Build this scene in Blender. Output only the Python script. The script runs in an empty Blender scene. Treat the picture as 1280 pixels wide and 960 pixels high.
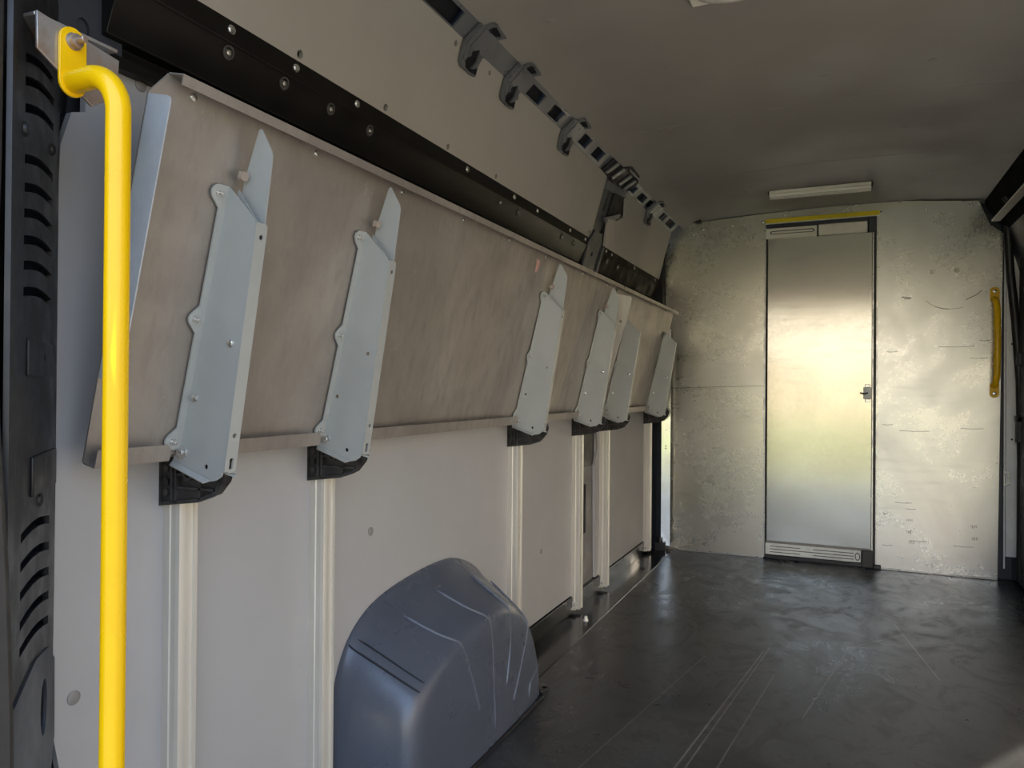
import bpy, bmesh, math, random
from mathutils import Vector, Matrix
from mathutils.geometry import tessellate_polygon
random.seed(5)
scene = bpy.context.scene
COL = scene.collection
PI = math.pi

# ------------------------------------------------------------------ materials
def lin(c):
    c /= 255.0
    return c / 12.92 if c <= 0.04045 else ((c + 0.055) / 1.055) ** 2.4
def rgb(r, g, b): return (lin(r), lin(g), lin(b), 1.0)

class NT:
    def __init__(s, name):
        s.m = bpy.data.materials.new(name); s.m.use_nodes = True
        s.t = s.m.node_tree; s.b = s.t.nodes['Principled BSDF']
        s.co = s.t.nodes.new('ShaderNodeTexCoord').outputs['Object']
    def link(s, a, b): s.t.links.new(a, b)
    def mapping(s, scale, loc=(0, 0, 0), rot=(0, 0, 0)):
        n = s.t.nodes.new('ShaderNodeMapping'); s.link(s.co, n.inputs['Vector'])
        n.inputs['Scale'].default_value = scale; n.inputs['Location'].default_value = loc
        n.inputs['Rotation'].default_value = rot
        return n.outputs[0]
    def noise(s, scale=5, stretch=(1, 1, 1), detail=4, rough=.55, loc=(0, 0, 0), rot=(0, 0, 0), dist=0):
        n = s.t.nodes.new('ShaderNodeTexNoise'); s.link(s.mapping(stretch, loc, rot), n.inputs['Vector'])
        n.inputs['Scale'].default_value = scale; n.inputs['Detail'].default_value = detail
        n.inputs['Roughness'].default_value = rough; n.inputs['Distortion'].default_value = dist
        return n.outputs[0]
    def ramp(s, v, a, b, lo=0.0, hi=1.0):
        n = s.t.nodes.new('ShaderNodeMapRange'); s.link(v, n.inputs[0])
        n.inputs[1].default_value = a; n.inputs[2].default_value = b
        n.inputs[3].default_value = lo; n.inputs[4].default_value = hi
        n.interpolation_type = 'SMOOTHSTEP'
        return n.outputs[0]
    def math(s, op, a, b=None):
        n = s.t.nodes.new('ShaderNodeMath'); n.operation = op
        for i, v in enumerate((a, b)):
            if v is None: continue
            if isinstance(v, (int, float)): n.inputs[i].default_value = v
            else: s.link(v, n.inputs[i])
        return n.outputs[0]
    def mix(s, f, a, b):
        n = s.t.nodes.new('ShaderNodeMix'); n.data_type = 'RGBA'
        for i, v in ((0, f), (6, a), (7, b)):
            if isinstance(v, (int, float)): n.inputs[i].default_value = v
            elif isinstance(v, tuple): n.inputs[i].default_value = v
            else: s.link(v, n.inputs[i])
        return n.outputs[2]
    def bump(s, h, strength=.2, dist=.002):
        n = s.t.nodes.new('ShaderNodeBump'); s.link(h, n.inputs['Height'])
        n.inputs['Strength'].default_value = strength; n.inputs['Distance'].default_value = dist
        s.link(n.outputs[0], s.b.inputs['Normal'])
    def seg(s, p, q, w, ax='xy'):
        """1 on a thin straight scratch from p to q in two object axes"""
        if not hasattr(s, 'sep'):
            n = s.t.nodes.new('ShaderNodeSeparateXYZ'); s.link(s.co, n.inputs[0]); s.sep = n
        X = s.sep.outputs['xyz'.index(ax[0])]; Y = s.sep.outputs['xyz'.index(ax[1])]
        dx, dy = q[0] - p[0], q[1] - p[1]; L = math.hypot(dx, dy); dx /= L; dy /= L
        rx = s.math('SUBTRACT', X, p[0]); ry = s.math('SUBTRACT', Y, p[1])
        al = s.math('ADD', s.math('MULTIPLY', rx, dx), s.math('MULTIPLY', ry, dy))
        ac = s.math('ABSOLUTE', s.math('SUBTRACT', s.math('MULTIPLY', ry, dx), s.math('MULTIPLY', rx, dy)))
        m = s.ramp(ac, w, w * .3)
        return s.math('MULTIPLY', m, s.math('MULTIPLY', s.math('GREATER_THAN', al, 0.0), s.math('LESS_THAN', al, L)))
    def set(s, col=None, rough=None, metal=None, spec=None, coat=None):
        for k, v in (('Base Color', col), ('Roughness', rough), ('Metallic', metal), ('Specular IOR Level', spec), ('Coat Weight', coat)):
            if v is None: continue
            if isinstance(v, (int, float, tuple)): s.b.inputs[k].default_value = v
            else: s.link(v, s.b.inputs[k])
        return s.m

def plain(name, c, rough=.5, metal=0.0, c2=None, scale=12, stretch=(1, 1, 1), bump=0, spec=None, rv=.12):
    t = NT(name)
    n = t.noise(scale, stretch, 5, .6)
    if c2 is None: c2 = tuple(v * .82 for v in c[:3]) + (1,)
    t.set(t.mix(t.ramp(n, .3, .7), c, c2), t.ramp(n, .25, .75, max(.02, rough - rv), min(1, rough + rv)), metal, spec)
    if bump: t.bump(t.noise(scale * 8, stretch, 3), bump, .001)
    return t.m

def make_shelf_metal():
    t = NT('mill_finish_sheet')
    a = t.noise(3.0, (1, 1, 1), 6, .6, dist=.6); b = t.noise(14, (3, 3, .5), 5, .65); c = t.noise(70, (1, 1, .6), 3, .7)
    col = t.mix(t.ramp(a, .3, .7), (.42, .385, .345, 1), (.32, .285, .255, 1))
    col = t.mix(t.ramp(b, .45, .75, 0, .45), col, (.25, .225, .20, 1))
    col = t.mix(t.ramp(c, .66, .76, 0, .35), col, (.62, .60, .56, 1))
    return t.set(col, t.ramp(b, .2, .8, .36, .56), .55)
def make_alu(name, c1, c2, dirt, r0=.22, r1=.42, seam=0):
    t = NT(name)
    a = t.noise(2.2, (1, 1, 1.3), 6, .62, dist=.8); b = t.noise(5, (1, 1, 7), 3, .5); c = t.noise(9, (1, 1, 1.4), 4, .55, dist=.6)
    d = t.noise(60, (1, 1, 1), 4, .7)
    col = t.mix(t.ramp(a, .3, .7), c1, c2)
    e = t.noise(2.6, (1, 1, 1), 3, .5, loc=(3, 1, 7))
    col = t.mix(t.math('MULTIPLY', t.ramp(b, .45, .85), t.ramp(e, .42, .66, 0, .45 * dirt)), col, (.17, .16, .15, 1))
    col = t.mix(t.ramp(c, .45, .9, 0, .13 * dirt), col, (.24, .22, .19, 1))
    r = t.math('ADD', t.ramp(a, .25, .75, r0, r1), t.ramp(d, .3, .7, -.01, .02))
    t.bump(t.noise(5, (1, 1, 1.4), 2, .5), .006, .004)
    return t.set(col, r, .92)
def make_rubber():
    t = NT('black_rubber_mat')
    a = t.noise(2.0, (1, 1, 1), 5, .6, dist=1.0); b = t.noise(5.5, (1.2, .8, 1), 6, .75, dist=2.2); c = t.noise(120, (1, 1, 1), 3, .6)
    col = t.mix(t.ramp(a, .35, .7), (.028, .028, .0285, 1), (.050, .050, .050, 1))
    ridge = t.ramp(t.math('ABSOLUTE', t.math('SUBTRACT', b, .5)), .012, .0)
    col = t.mix(t.math('MULTIPLY', ridge, t.ramp(a, .45, .65, 0, .55)), col, (.16, .155, .15, 1))
    sc = None
    for p, q, w in (((-.40, 1.70), (-.255, 2.83), .004), ((-.375, 1.70), (-.235, 2.90), .0028), ((-.30, 1.75), (-.20, 2.62), .0025), ((-.60, 1.75), (-.44, 2.70), .0025),
                    ((-.10, 2.3), (.02, 2.95), .0025), ((.02, 3.0), (.22, 3.25), .003), ((-.05, 3.3), (.16, 3.1), .003), ((.3, 2.8), (.2, 3.4), .003)):
        m = t.seg(p, q, w); sc = m if sc is None else t.math('MAXIMUM', sc, m)
    col = t.mix(t.math('MULTIPLY', sc, .35), col, (.30, .29, .28, 1))
    t.bump(c, .25, .0006)
    return t.set(col, t.math('ADD', t.ramp(a, .3, .7, .30, .42), t.ramp(b, .4, .7, -.06, .09)), 0, .65)
def make_liner(name, c, c2, spots=.5):
    t = NT(name)
    a = t.noise(1.5, (1, 1, 1), 5, .6); b = t.noise(6, (1, 1, 2.6), 6, .75); c3 = t.noise(30, (1, 1, 1.8), 4, .6)
    col = t.mix(t.ramp(a, .3, .7), c, c2)
    col = t.mix(t.ramp(b, .63, .80, 0, .30 * spots), col, (.13, .12, .11, 1))
    col = t.mix(t.ramp(c3, .70, .80, 0, .35 * spots), col, (.20, .18, .16, 1))
    t.bump(t.noise(220, (1, 1, 1), 2), .05, .0005)
    return t.set(col, t.ramp(a, .3, .7, .42, .55), 0)

M = dict(
    shelf=make_shelf_metal(),
    alu_left=make_alu('scuffed_sheet_left', (.68, .65, .56, 1), (.60, .57, .49, 1), .6, .22, .32),
    alu_door=make_alu('scuffed_sheet_door', (.60, .57, .49, 1), (.54, .51, .43, 1), .45, .14, .17),
    alu_right=make_alu('scuffed_sheet_right', (.66, .65, .61, 1), (.57, .56, .52, 1), .5, .24, .34),
    rubber=make_rubber(),
    lining=make_liner('grey_wall_lining', (.43, .425, .425, 1), (.39, .385, .385, 1)),
    upper=make_liner('beige_grey_lining', (.40, .375, .335, 1), (.35, .33, .295, 1), .35),
    rightbounce=plain('right_bounce_sheet', (.70, .66, .60, 1), .30, .7, (.62, .59, .54, 1), 5, rv=.05),  # unseen side; metallic finish chosen to bounce sunlight onto the left wall
    ceil=make_liner('ceiling_lining', (.33, .31, .28, 1), (.29, .27, .245, 1), .2),
    steel_bracket=plain('zinc_bracket', (.47, .485, .47, 1), .40, .30, (.42, .435, .42, 1), 6),
    steel_bright=plain('bright_zinc', (.62, .60, .56, 1), .32, .85, scale=20),
    rail=plain('natural_aluminium', (.72, .68, .60, 1), .40, .35, (.64, .61, .54, 1), 9, (3, 3, .4)),
    flange=plain('aluminium_flange', (.60, .63, .66, 1), .40, .25, (.50, .53, .56, 1), 14),
    castblk=plain('black_casting', (.012, .011, .011, 1), .45, 0, (.055, .052, .05, 1), 30, bump=.3),
    yellow=plain('yellow_paint', (.92, .56, .002, 1), .26, 0, (.88, .50, .002, 1), 5, rv=.04),
    lemon=plain('lemon_yellow_plastic', (.90, .72, .01, 1), .4, 0, scale=6),
    yellow2=plain('worn_yellow_paint', (.90, .54, .004, 1), .35, 0, (.78, .45, .004, 1), 14),
    wheel=plain('blue_grey_plastic', (.085, .098, .130, 1), .27, 0, (.074, .085, .112, 1), 4, rv=.06, spec=.75),
    wheel_rib=plain('blue_grey_plastic_rib', (.115, .13, .165, 1), .33, 0, scale=7),
    body=plain('dark_blue_body_paint', (.045, .050, .064, 1), .42, 0, (.030, .033, .044, 1), 6),
    bodyhook=plain('grey_body_paint', (.14, .145, .155, 1), .36, 0, (.11, .114, .122, 1), 9),
    dullblack=plain('dull_brown_black_steel', (.020, .016, .013, 1), .6, 0, spec=.15),
    matte=plain('matte_black_trim', (.012, .012, .013, 1), .85, 0, spec=.08),
    recess=plain('black_recess', (.006, .007, .011, 1), .6, 0),
    gloss=plain('gloss_black_steel', (.006, .0052, .0047, 1), .34, 0, (.009, .008, .007, 1), 10, rv=.05, spec=.2),
    sill=plain('gloss_black_sill', (.008, .0075, .007, 1), .16, 0, (.011, .010, .009, 1), 10, rv=.04, spec=.6),
    satin=plain('satin_black_plastic', (.012, .012, .014, 1), .42, 0, (.018, .018, .02, 1), 18),
    trimgrey=plain('grey_trim', (.27, .26, .25, 1), .5),
    trimdark=plain('dark_grey_trim', (.06, .056, .052, 1), .5),
    seal=plain('grey_rubber_seal', (.035, .034, .035, 1), .5, 0, scale=30),
    bright=plain('bright_strip_metal', (.86, .84, .78, 1), .16, .95, scale=6, rv=.04),
    rust=plain('rusty_zinc', (.50, .49, .48, 1), .40, .7, (.34, .20, .11, 1), 16),
    white=plain('off_white_plastic', (.88, .85, .72, 1), .35, 0, (.78, .75, .63, 1), 8),
    postwhite=plain('white_door_post', (.92, .92, .90, 1), .3, 0, scale=5),
    lightwhite=plain('pale_sill_plastic', (.88, .92, .89, 1), .35, 0, scale=15),
    dome=plain('milky_diffuser', (.85, .82, .74, 1), .25, 0, scale=3),
    screw=plain('screw_steel', (.70, .69, .66, 1), .28, .9, scale=90),
    tan=plain('tan_stop', (.42, .34, .28, 1), .6, 0, scale=40),
    pink=plain('pink_tape', (.66, .38, .34, 1), .6, 0, scale=60),
    pave=plain('paving', (.20, .185, .165, 1), .85, 0, (.17, .16, .145, 1), .8),
    grass=plain('lawn', (.16, .19, .03, 1), .9, 0, (.10, .14, .02, 1), 3),
    house=plain('render_wall', (.62, .50, .36, 1), .8, 0, scale=.8),
)

# ------------------------------------------------------------------ geometry helpers (all in metres, van coordinates: x right, y forward, z up)
def box(bm, lo, hi):
    x0, y0, z0 = lo; x1, y1, z1 = hi
    v = [bm.verts.new(p) for p in ((x0, y0, z0), (x1, y0, z0), (x1, y1, z0), (x0, y1, z0), (x0, y0, z1), (x1, y0, z1), (x1, y1, z1), (x0, y1, z1))]
    for f in ((3, 2, 1, 0), (4, 5, 6, 7), (0, 1, 5, 4), (1, 2, 6, 5), (2, 3, 7, 6), (3, 0, 4, 7)):
        bm.faces.new([v[i] for i in f])
def plate(bm, outer, holes, th, O, U, V):
    """flat sheet with true holes; thickness th along U x V"""
    O, U, V = Vector(O), Vector(U).normalized(), Vector(V).normalized(); N = U.cross(V)
    loops = [list(outer)] + [list(h) for h in holes]
    flat = [p for l in loops for p in l]
    tris = tessellate_polygon([[Vector((p[0], p[1], 0)) for p in l] for l in loops])
    a = [bm.verts.new(O + U * p[0] + V * p[1]) for p in flat]
    b = [bm.verts.new(O + U * p[0] + V * p[1] + N * th) for p in flat]
    for t in tris:
        for vs in ([a[i] for i in t], [b[i] for i in reversed(t)]):
            try: bm.faces.new(vs)
            except ValueError: pass
    k = 0
    for l in loops:
        n = len(l)
        for i in range(n):
            i0, i1 = k + i, k + (i + 1) % n
            try: bm.faces.new((a[i0], a[i1], b[i1], b[i0]))
            except ValueError: pass
        k += n
def circ(cx, cy, r, n=14, ry=None, a0=0): return [(cx + r * math.cos(a0 + 2 * PI * i / n), cy + (ry or r) * math.sin(a0 + 2 * PI * i / n)) for i in range(n)]
def rect(x0, y0, x1, y1): return [(x0, y0), (x1, y0), (x1, y1), (x0, y1)]
def basis(d):
    d = Vector(d).normalized(); a = Vector((0, 0, 1)) if abs(d.z) < .9 else Vector((1, 0, 0))
    u = d.cross(a).normalized(); return u, d.cross(u).normalized()
def tube(bm, pts, r, n=16, cap=True, rz=None):
    pts = [Vector(p) for p in pts]; rings = []
    u = v = None
    for i, p in enumerate(pts):
        d = (pts[min(i + 1, len(pts) - 1)] - pts[max(i - 1, 0)]).normalized()
        if u is None: u, v = basis(d)
        else:
            u = (u - d * u.dot(d)).normalized(); v = d.cross(u).normalized()
        rr = r[i] if isinstance(r, (list, tuple)) else r
        rings.append([bm.verts.new(p + u * rr * math.cos(2 * PI * k / n) + v * (rz or rr) * math.sin(2 * PI * k / n)) for k in range(n)])
    for a, b in zip(rings, rings[1:]):
        for k in range(n): bm.faces.new((a[k], a[(k + 1) % n], b[(k + 1) % n], b[k]))
    if cap: bm.faces.new(list(reversed(rings[0]))); bm.faces.new(rings[-1])
def cyl(bm, p, d, r, h, n=16): d = Vector(d).normalized(); tube(bm, [Vector(p), Vector(p) + d * h], r, n)
def lathe(bm, p, d, prof, n=16):
    """prof: (radius, height) pairs along d from p"""
    p = Vector(p); d = Vector(d).normalized(); u, v = basis(d); rings = []
    for r, h in prof:
        rings.append([bm.verts.new(p + d * h + (u * math.cos(2 * PI * k / n) + v * math.sin(2 * PI * k / n)) * max(r, 1e-5)) for k in range(n)])
    for a, b in zip(rings, rings[1:]):
        for k in range(n): bm.faces.new((a[k], a[(k + 1) % n], b[(k + 1) % n], b[k]))
    bm.faces.new(list(reversed(rings[0]))); bm.faces.new(rings[-1])
def extrude_y(bm, prof, y0, y1):
    """closed x,z profile swept along y"""
    plate(bm, prof, [], y1 - y0, (0, y1, 0), (1, 0, 0), (0, 0, 1))
def arc(cx, cy, r, a0, a1, n=8): return [(cx + r * math.cos(math.radians(a0 + (a1 - a0) * i / n)), cy + r * math.sin(math.radians(a0 + (a1 - a0) * i / n))) for i in range(n + 1)]

BASE = {}
def finish(bm, name, mat, parent=None, off=None, smooth=35, bevel=0, sub=0):
    bmesh.ops.recalc_face_normals(bm, faces=bm.faces)
    o0 = BASE.get(parent.name, Vector((0, 0, 0))) if parent is not None else Vector((0, 0, 0))
    if off is not None: o0 = Vector(off)
    if o0.length: bmesh.ops.translate(bm, verts=bm.verts, vec=-o0)
    me = bpy.data.meshes.new(name); bm.to_mesh(me); bm.free()
    me.materials.append(mat)
    me.shade_smooth(); me.set_sharp_from_angle(angle=math.radians(smooth))
    o = bpy.data.objects.new(name, me); COL.objects.link(o)
    if parent is not None: o.parent = parent
    if parent is not None and off is None: BASE[o.name] = BASE.get(parent.name, Vector((0, 0, 0)))
    if parent is None and off is not None: o.location = o0; BASE[o.name] = o0
    if bevel:
        b = o.modifiers.new('Bevel', 'BEVEL'); b.width = bevel; b.segments = 2; b.limit_method = 'ANGLE'; b.angle_limit = math.radians(40)
    if sub:
        s = o.modifiers.new('Subdivision', 'SUBSURF'); s.levels = s.render_levels = sub
    return o
def empty(name, loc):
    o = bpy.data.objects.new(name, None); COL.objects.link(o); o.location = loc; o.empty_display_size = .1
    BASE[o.name] = Vector(loc); return o
def tag(o, label, cat, group=None):
    o['label'] = label; o['category'] = cat
    if group: o['group'] = group
    return o
def struct(o, label=None):
    o['kind'] = 'structure'
    if label: o['label'] = label
    return o
def dup(o, parent=None, loc=None):
    c = o.copy(); COL.objects.link(c)
    if parent is not None: c.parent = parent
    if loc is not None: c.location = loc
    for ch in list(o.children): dup(ch, c)
    return c
bmn = bmesh.new

SCREW_PROF = [(.0062, 0), (.0062, .0012), (.0048, .003), (.0022, .0036)]
def screw(p, d, parent, name='screw', s=1.0, mat=None, off=None):
    bm = bmn(); lathe(bm, p, d, [(r * s, h * s) for r, h in SCREW_PROF], 12)
    return finish(bm, name, mat or M['screw'], parent, off)

YB = 4.41          # bulkhead face
WX = -1.04         # face of the grey lining on the left wall
RF = -1.00         # face of the wall rails

# ------------------------------------------------------------------ setting: ground, body shell, floor, ceiling
bm = bmn(); box(bm, (-30, -40, -.70), (30, 12, -.64)); struct(finish(bm, 'ground', M['pave']), 'pale paving outside behind the van')
bm = bmn(); box(bm, (-30, -38, -.66), (30, -6.5, -.62)); struct(finish(bm, 'lawn', M['grass']), 'strip of lawn behind the van')

bm = bmn(); box(bm, (-.905, .46, -.012), (.79, YB + .02, 0.0))
struct(finish(bm, 'floor', M['rubber'], bevel=.002), 'scuffed black rubber load floor mat')
bm = bmn(); box(bm, (-1.12, .46, -.05), (.86, 4.6, -.012))
struct(finish(bm, 'floor_base', M['satin']))
# glossy sill along the left edge, wavy mat edge
bm = bmn()
box(bm, (-1.06, .60, -.012), (-.900, 4.38, .003)); box(bm, (-1.06, .60, .003), (-1.033, 4.38, .07))
tr = struct(finish(bm, 'trim_1', M['sill'], bevel=.003), 'glossy black sill between floor mat and left wall')
bm = bmn(); lathe(bm, (-.948, 2.886, .003), (0, 0, 1), [(.011, 0), (.011, .004), (.007, .010), (.007, .018), (.004, .02)], 14)
finish(bm, 'peg', M['dome'], tr)
bm = bmn(); lathe(bm, (-.955, 3.86, .003), (0, 0, 1), [(.012, 0), (.012, .004), (.006, .010)], 14)
finish(bm, 'peg', M['seal'], tr)

CP = [(-.862, 1.898), (-.80, 1.922), (-.745, 1.937), (-.60, 1.946), (-.41, 1.954), (-.09, 1.964), (.298, 1.960), (.50, 1.945), (.637, 1.930), (.70, 1.90)]
bm = bmn(); extrude_y(bm, CP + [(p[0], p[1] + .03) for p in reversed(CP)], .46, YB + .05)
ce = struct(finish(bm, 'ceiling', M['ceil'], smooth=50), 'grey lined van ceiling')
def ceil_z(x):
    for a, b in zip(CP, CP[1:]):
        if a[0] <= x <= b[0]: return a[1] + (b[1] - a[1]) * (x - a[0]) / (b[0] - a[0])
    return 1.93
for y, w in ((2.80, .010), (3.55, .006)):
    bm = bmn(); q = [p for p in CP if p[0] > -.86]
    plate(bm, [(p[0], p[1] - .0015) for p in q] + [(p[0], p[1] + .002) for p in reversed(q)], [], w, (0, y + w, 0), (1, 0, 0), (0, 0, 1))
    finish(bm, 'seam', M['ceil'], ce)
for x, y in ((-.719, 1.85), (.248, 2.58), (-.056, 2.58), (-.597, 2.83), (.50, 2.79), (.22, 3.2), (.45, 3.0), (-.60, 3.35), (-.45, 3.9)):
    bm = bmn(); lathe(bm, (x, y, ceil_z(x)), (0, 0, -1), [(.013, -.001), (.013, .0012), (.008, .003)], 12); finish(bm, 'plug', M['ceil'], ce)

# outer body shell left / right / front, painted steel
LP = [(-1.085, 1.45), (-1.04, 1.62), (-.96, 1.90), (-.84, 1.99), (-.84, 2.02), (-1.0, 1.95), (-1.08, 1.63), (-1.12, 1.46)]
bm = bmn(); box(bm, (-1.12, .50, -.05), (-1.085, 4.6, 1.455))
wl = struct(finish(bm, 'wall_left', M['body']), 'left van side with grey lining panels')
bm = bmn(); extrude_y(bm, LP, .50, 4.6)
wu = struct(finish(bm, 'wall_left_upper', M['body']), 'inward leaning upper left van side with beige-grey panels')
bm = bmn(); extrude_y(bm, [(.84, -.05)] + [(-x - .245, z) for x, z in LP] + [(.875, -.05)], .50, 4.6)
wr = struct(finish(bm, 'wall_right', M['body']), 'right van side')
bm = bmn(); box(bm, (-1.12, 4.50, -.05), (.86, 4.56, 2.02)); struct(finish(bm, 'wall_front', M['body']))

# grey lining panels on the left wall
def yz_plate(name, outer, holes, x, th, mat, parent):
    bm = bmn(); plate(bm, outer, holes, th, (x - th, 0, 0), (0, 1, 0), (0, 0, 1)); return finish(bm, name, mat, parent)
yz_plate('lining_panel', [(.722, .075), (.722, .39), (.707, .467), (.701, .70), (.703, 1.04), (.714, 1.30), (.730, 1.352), (.752, 1.360), (.752, 1.430), (.768, 1.482)]
         + [(.80, 1.478), (.86, 1.462), (.885, 1.452), (.892, 1.43), (.905, 1.43), (2.985, 1.43), (2.985, .075)], [], WX, .012, M['lining'], wl)
yz_plate('lining_panel', [(3.30, .075), (3.285, .5), (3.285, 1.43), (4.24, 1.43), (4.24, .075)], [], WX, .012, M['lining'], wl)
for y, z in ((.743, .485), (.847, 1.456 - .02), (2.62, .33), (1.50, .60)):
    bm = bmn(); lathe(bm, (WX, y, z), (1, 0, 0), [(.0105, 0), (.0105, .0012), (.006, .003), (.002, .003)], 16); finish(bm, 'plug', M['trimgrey'], wl)
# body post and trim seen in the gap between the lining panels
bm = bmn(); plate(bm, [(2.985, .04), (3.31, .04), (3.30, .45), (3.33, .55), (3.33, .66), (3.27, .72), (3.25, 1.0), (2.985, 1.0)],
                  [rect(3.10, .30, 3.19, .52)], .02, (-1.075, 0, 0), (0, 1, 0), (0, 0, 1))
pt = finish(bm, 'post_trim', M['trimgrey'], wl, bevel=.004)
bm = bmn(); box(bm, (-1.06, 3.12, .60), (-1.045, 3.29, .76)); finish(bm, 'latch_cover', M['trimdark'], pt, bevel=.004)
for z in (.80, .89):
    bm = bmn(); box(bm, (-1.058, 3.13, z), (-1.04, 3.215, z + .05)); finish(bm, 'socket', M['recess'], pt, bevel=.006)
bm = bmn(); box(bm, (-1.058, 3.12, .30), (-1.05, 3.19, .52)); finish(bm, 'connector', M['recess'], pt, bevel=.004)
bm = bmn(); tube(bm, [(-1.045, 3.235, .95), (-1.04, 3.25, .87), (-1.04, 3.262, .78), (-1.038, 3.29, .74), (-1.038, 3.30, .68), (-1.042, 3.27, .60)], .006, 8)
finish(bm, 'cable', M['trimgrey'], pt)
# black box as painted shade in the gap, bright strip; far end of left wall
bm = bmn(); box(bm, (-1.07, 4.25, .0), (-1.045, 4.40, 1.9)); finish(bm, 'corner_shadow_fill', M['satin'], wl)
bm = bmn(); plate(bm, rect(-.992, .03, -.940, 1.30), [circ(-.967, .60, .004, 8), circ(-.967, .615, .004, 8), circ(-.965, .71, .003, 8)], .004, (.01, 4.512, 0), (.987, .160, 0), (0, 0, 1))
t2 = struct(finish(bm, 'trim_2', M['bright']), 'bright metal strip in far left corner beside the bulkhead')
bm = bmn(); cyl(bm, (-.972, 4.34, .045), (0, 0, 1), .016, .03, 12); box(bm, (-1.0, 4.33, .004), (-.94, 4.362, .05)); finish(bm, 'foot', M['satin'], t2)

# upper lining panels, leaning inwards
UPO = Vector((-.985, 0, 1.593)); UV = Vector((.08, 0, .267)).normalized(); UU = Vector((0, 1, 0))
def up(y, t, w=0): return UPO + UU * y + UV * t + UU.cross(UV) * w
UN = UU.cross(UV)
def upper_panel(outer, holes):
    bm = bmn(); plate(bm, outer, holes, -.010, UPO, UU, UV)
    o = finish(bm, 'upper_panel', M['upper'], wu)
    bm = bmn(); plate(bm, [(min(p[0] for p in outer) + .01, .0), (max(p[0] for p in outer) - .03, .0), (max(p[0] for p in outer) - .03, .26), (min(p[0] for p in outer) + .01, .26)], [], -.004, UPO - UN * .0105, UU, UV)
    finish(bm, 'panel_backing', M['recess'], o)
    return o
H = lambda y, t, r=.0085: circ(y, t, r, 12)
upper_panel([(.62, 0), (3.024, 0), (3.013, .268), (2.45, .272), (2.44, .279), (.62, .279)],
            [H(1.161, .014), H(1.462, .014), H(1.764, .013), H(2.071, .013), H(1.677, .255, .008), H(1.876, .257, .007), H(2.074, .257, .007), H(2.99, .022, .007), H(.85, .014)])
upper_panel([(3.236, -.002), (4.332, .003), (4.30, .14), (4.289, .272), (3.33, .276), (3.315, .268), (3.39, .175), (3.30, .135), (3.175, .118)], [H(3.38, .252, .007)])

# dark steel body post between the two upper panels
bm = bmn(); plate(bm, [(2.98, -.10), (3.11, -.10), (3.25, .0), (3.28, .10), (3.30, .13), (3.42, .17), (3.36, .29), (2.98, .29)],
                  [[(3.12, .14), (3.135, .14), (3.15, .24), (3.135, .24)], [(3.205, .17), (3.265, .17), (3.27, .23), (3.215, .23)], [(3.13, .02), (3.17, .03), (3.25, .095), (3.19, .08)]], -.02, UPO - UN * .016, UU, UV)
post = struct(finish(bm, 'pillar', M['body'], bevel=.003), 'dark blue steel post between the two upper wall panels')
bm = bmn(); plate(bm, [(3.14, .115), (3.33, .175), (3.33, .15), (3.16, .095)], [], .014, UPO - UN * .016, UU, UV); plate(bm, [(3.03, .255), (3.36, .285), (3.36, .25), (3.03, .22)], [], .016, UPO - UN * .016, UU, UV)
finish(bm, 'fold', M['bodyhook'], post, bevel=.003)
bm = bmn(); plate(bm, [(2.98, -.02), (2.985, -.12), (3.02, -.17), (3.10, -.17), (3.17, -.13), (3.165, -.02), (3.12, .04), (3.02, .04)], [circ(3.06, -.06, .010)], .010, UPO + UN * .004, UU, UV)
plate(bm, [(3.155, -.17), (3.175, -.17), (3.175, -.01), (3.155, -.01)], [], .022, UPO + UN * .0, UU, UV)
finish(bm, 'gusset', M['body'], post, bevel=.003)

# roof side rail with recesses and roof-bow feet
SL = Vector((-.905, 0, 1.860)); SV = Vector((.045, 0, .040)).normalized(); SN = UU.cross(SV)
RC = [(1.15, 1.645, .004, .048), (2.108, 2.215, .006, .044), (2.289, 2.388, .006, .047), (2.600, 2.690, .008, .050), (2.757, 2.860, .006, .049),
      (3.306, 3.402, .008, .042), (3.467, 3.585, .006, .042), (3.626, 3.738, .008, .046), (3.924, 4.022, .009, .048), (4.075, 4.235, .009, .050)]
bm = bmn(); plate(bm, [(.52, -.02), (4.29, -.02), (4.29, .062), (.52, .062)], [[(a, c), (b, c), (b + .0, d), (a - .0, d)] for a, b, c, d in RC], -.006, SL, UU, SV)
rr = struct(finish(bm, 'trim_3', M['bodyhook']), 'dark steel roof side rail with square recesses')
for a, b, c, d in RC:
    bm = bmn(); plate(bm, rect(a - .01, c - .008, b + .01, d + .008), [], -.004, SL - SN * .022, UU, SV); finish(bm, 'recess', M['recess'], rr)
HK = [(-.012, -.012), (-.006, .03), (-.004, .058), (.022, .062), (.029, .086), (.039, .091), (.109, .085), (.096, .068), (.099, .060), (.104, .0), (.089, -.010), (.078, -.038), (.078, -.066), (.058, -.069), (.003, -.067), (-.010, -.056)]
CU = Vector((-.862, 0, 1.899)); CV = Vector((.062, 0, .024)).normalized(); CN = UU.cross(CV)
def bend(bm):
    """fold a flat pressing over the panel edge below and the ceiling edge above"""
    for t in (0.0, .0595):
        bmesh.ops.bisect_plane(bm, geom=bm.verts[:] + bm.edges[:] + bm.faces[:], plane_co=SL + SV * t, plane_no=SV, dist=1e-6)
    for v in bm.verts:
        q = v.co - SL; t, w_, y = q.dot(SV), q.dot(SN), v.co.y
        if t < -1e-5: v.co = SL + UU * y + UV * t + UN * w_
        elif t > .0596: v.co = CU + UU * y + CV * (t - .0595) + CN * w_
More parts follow.
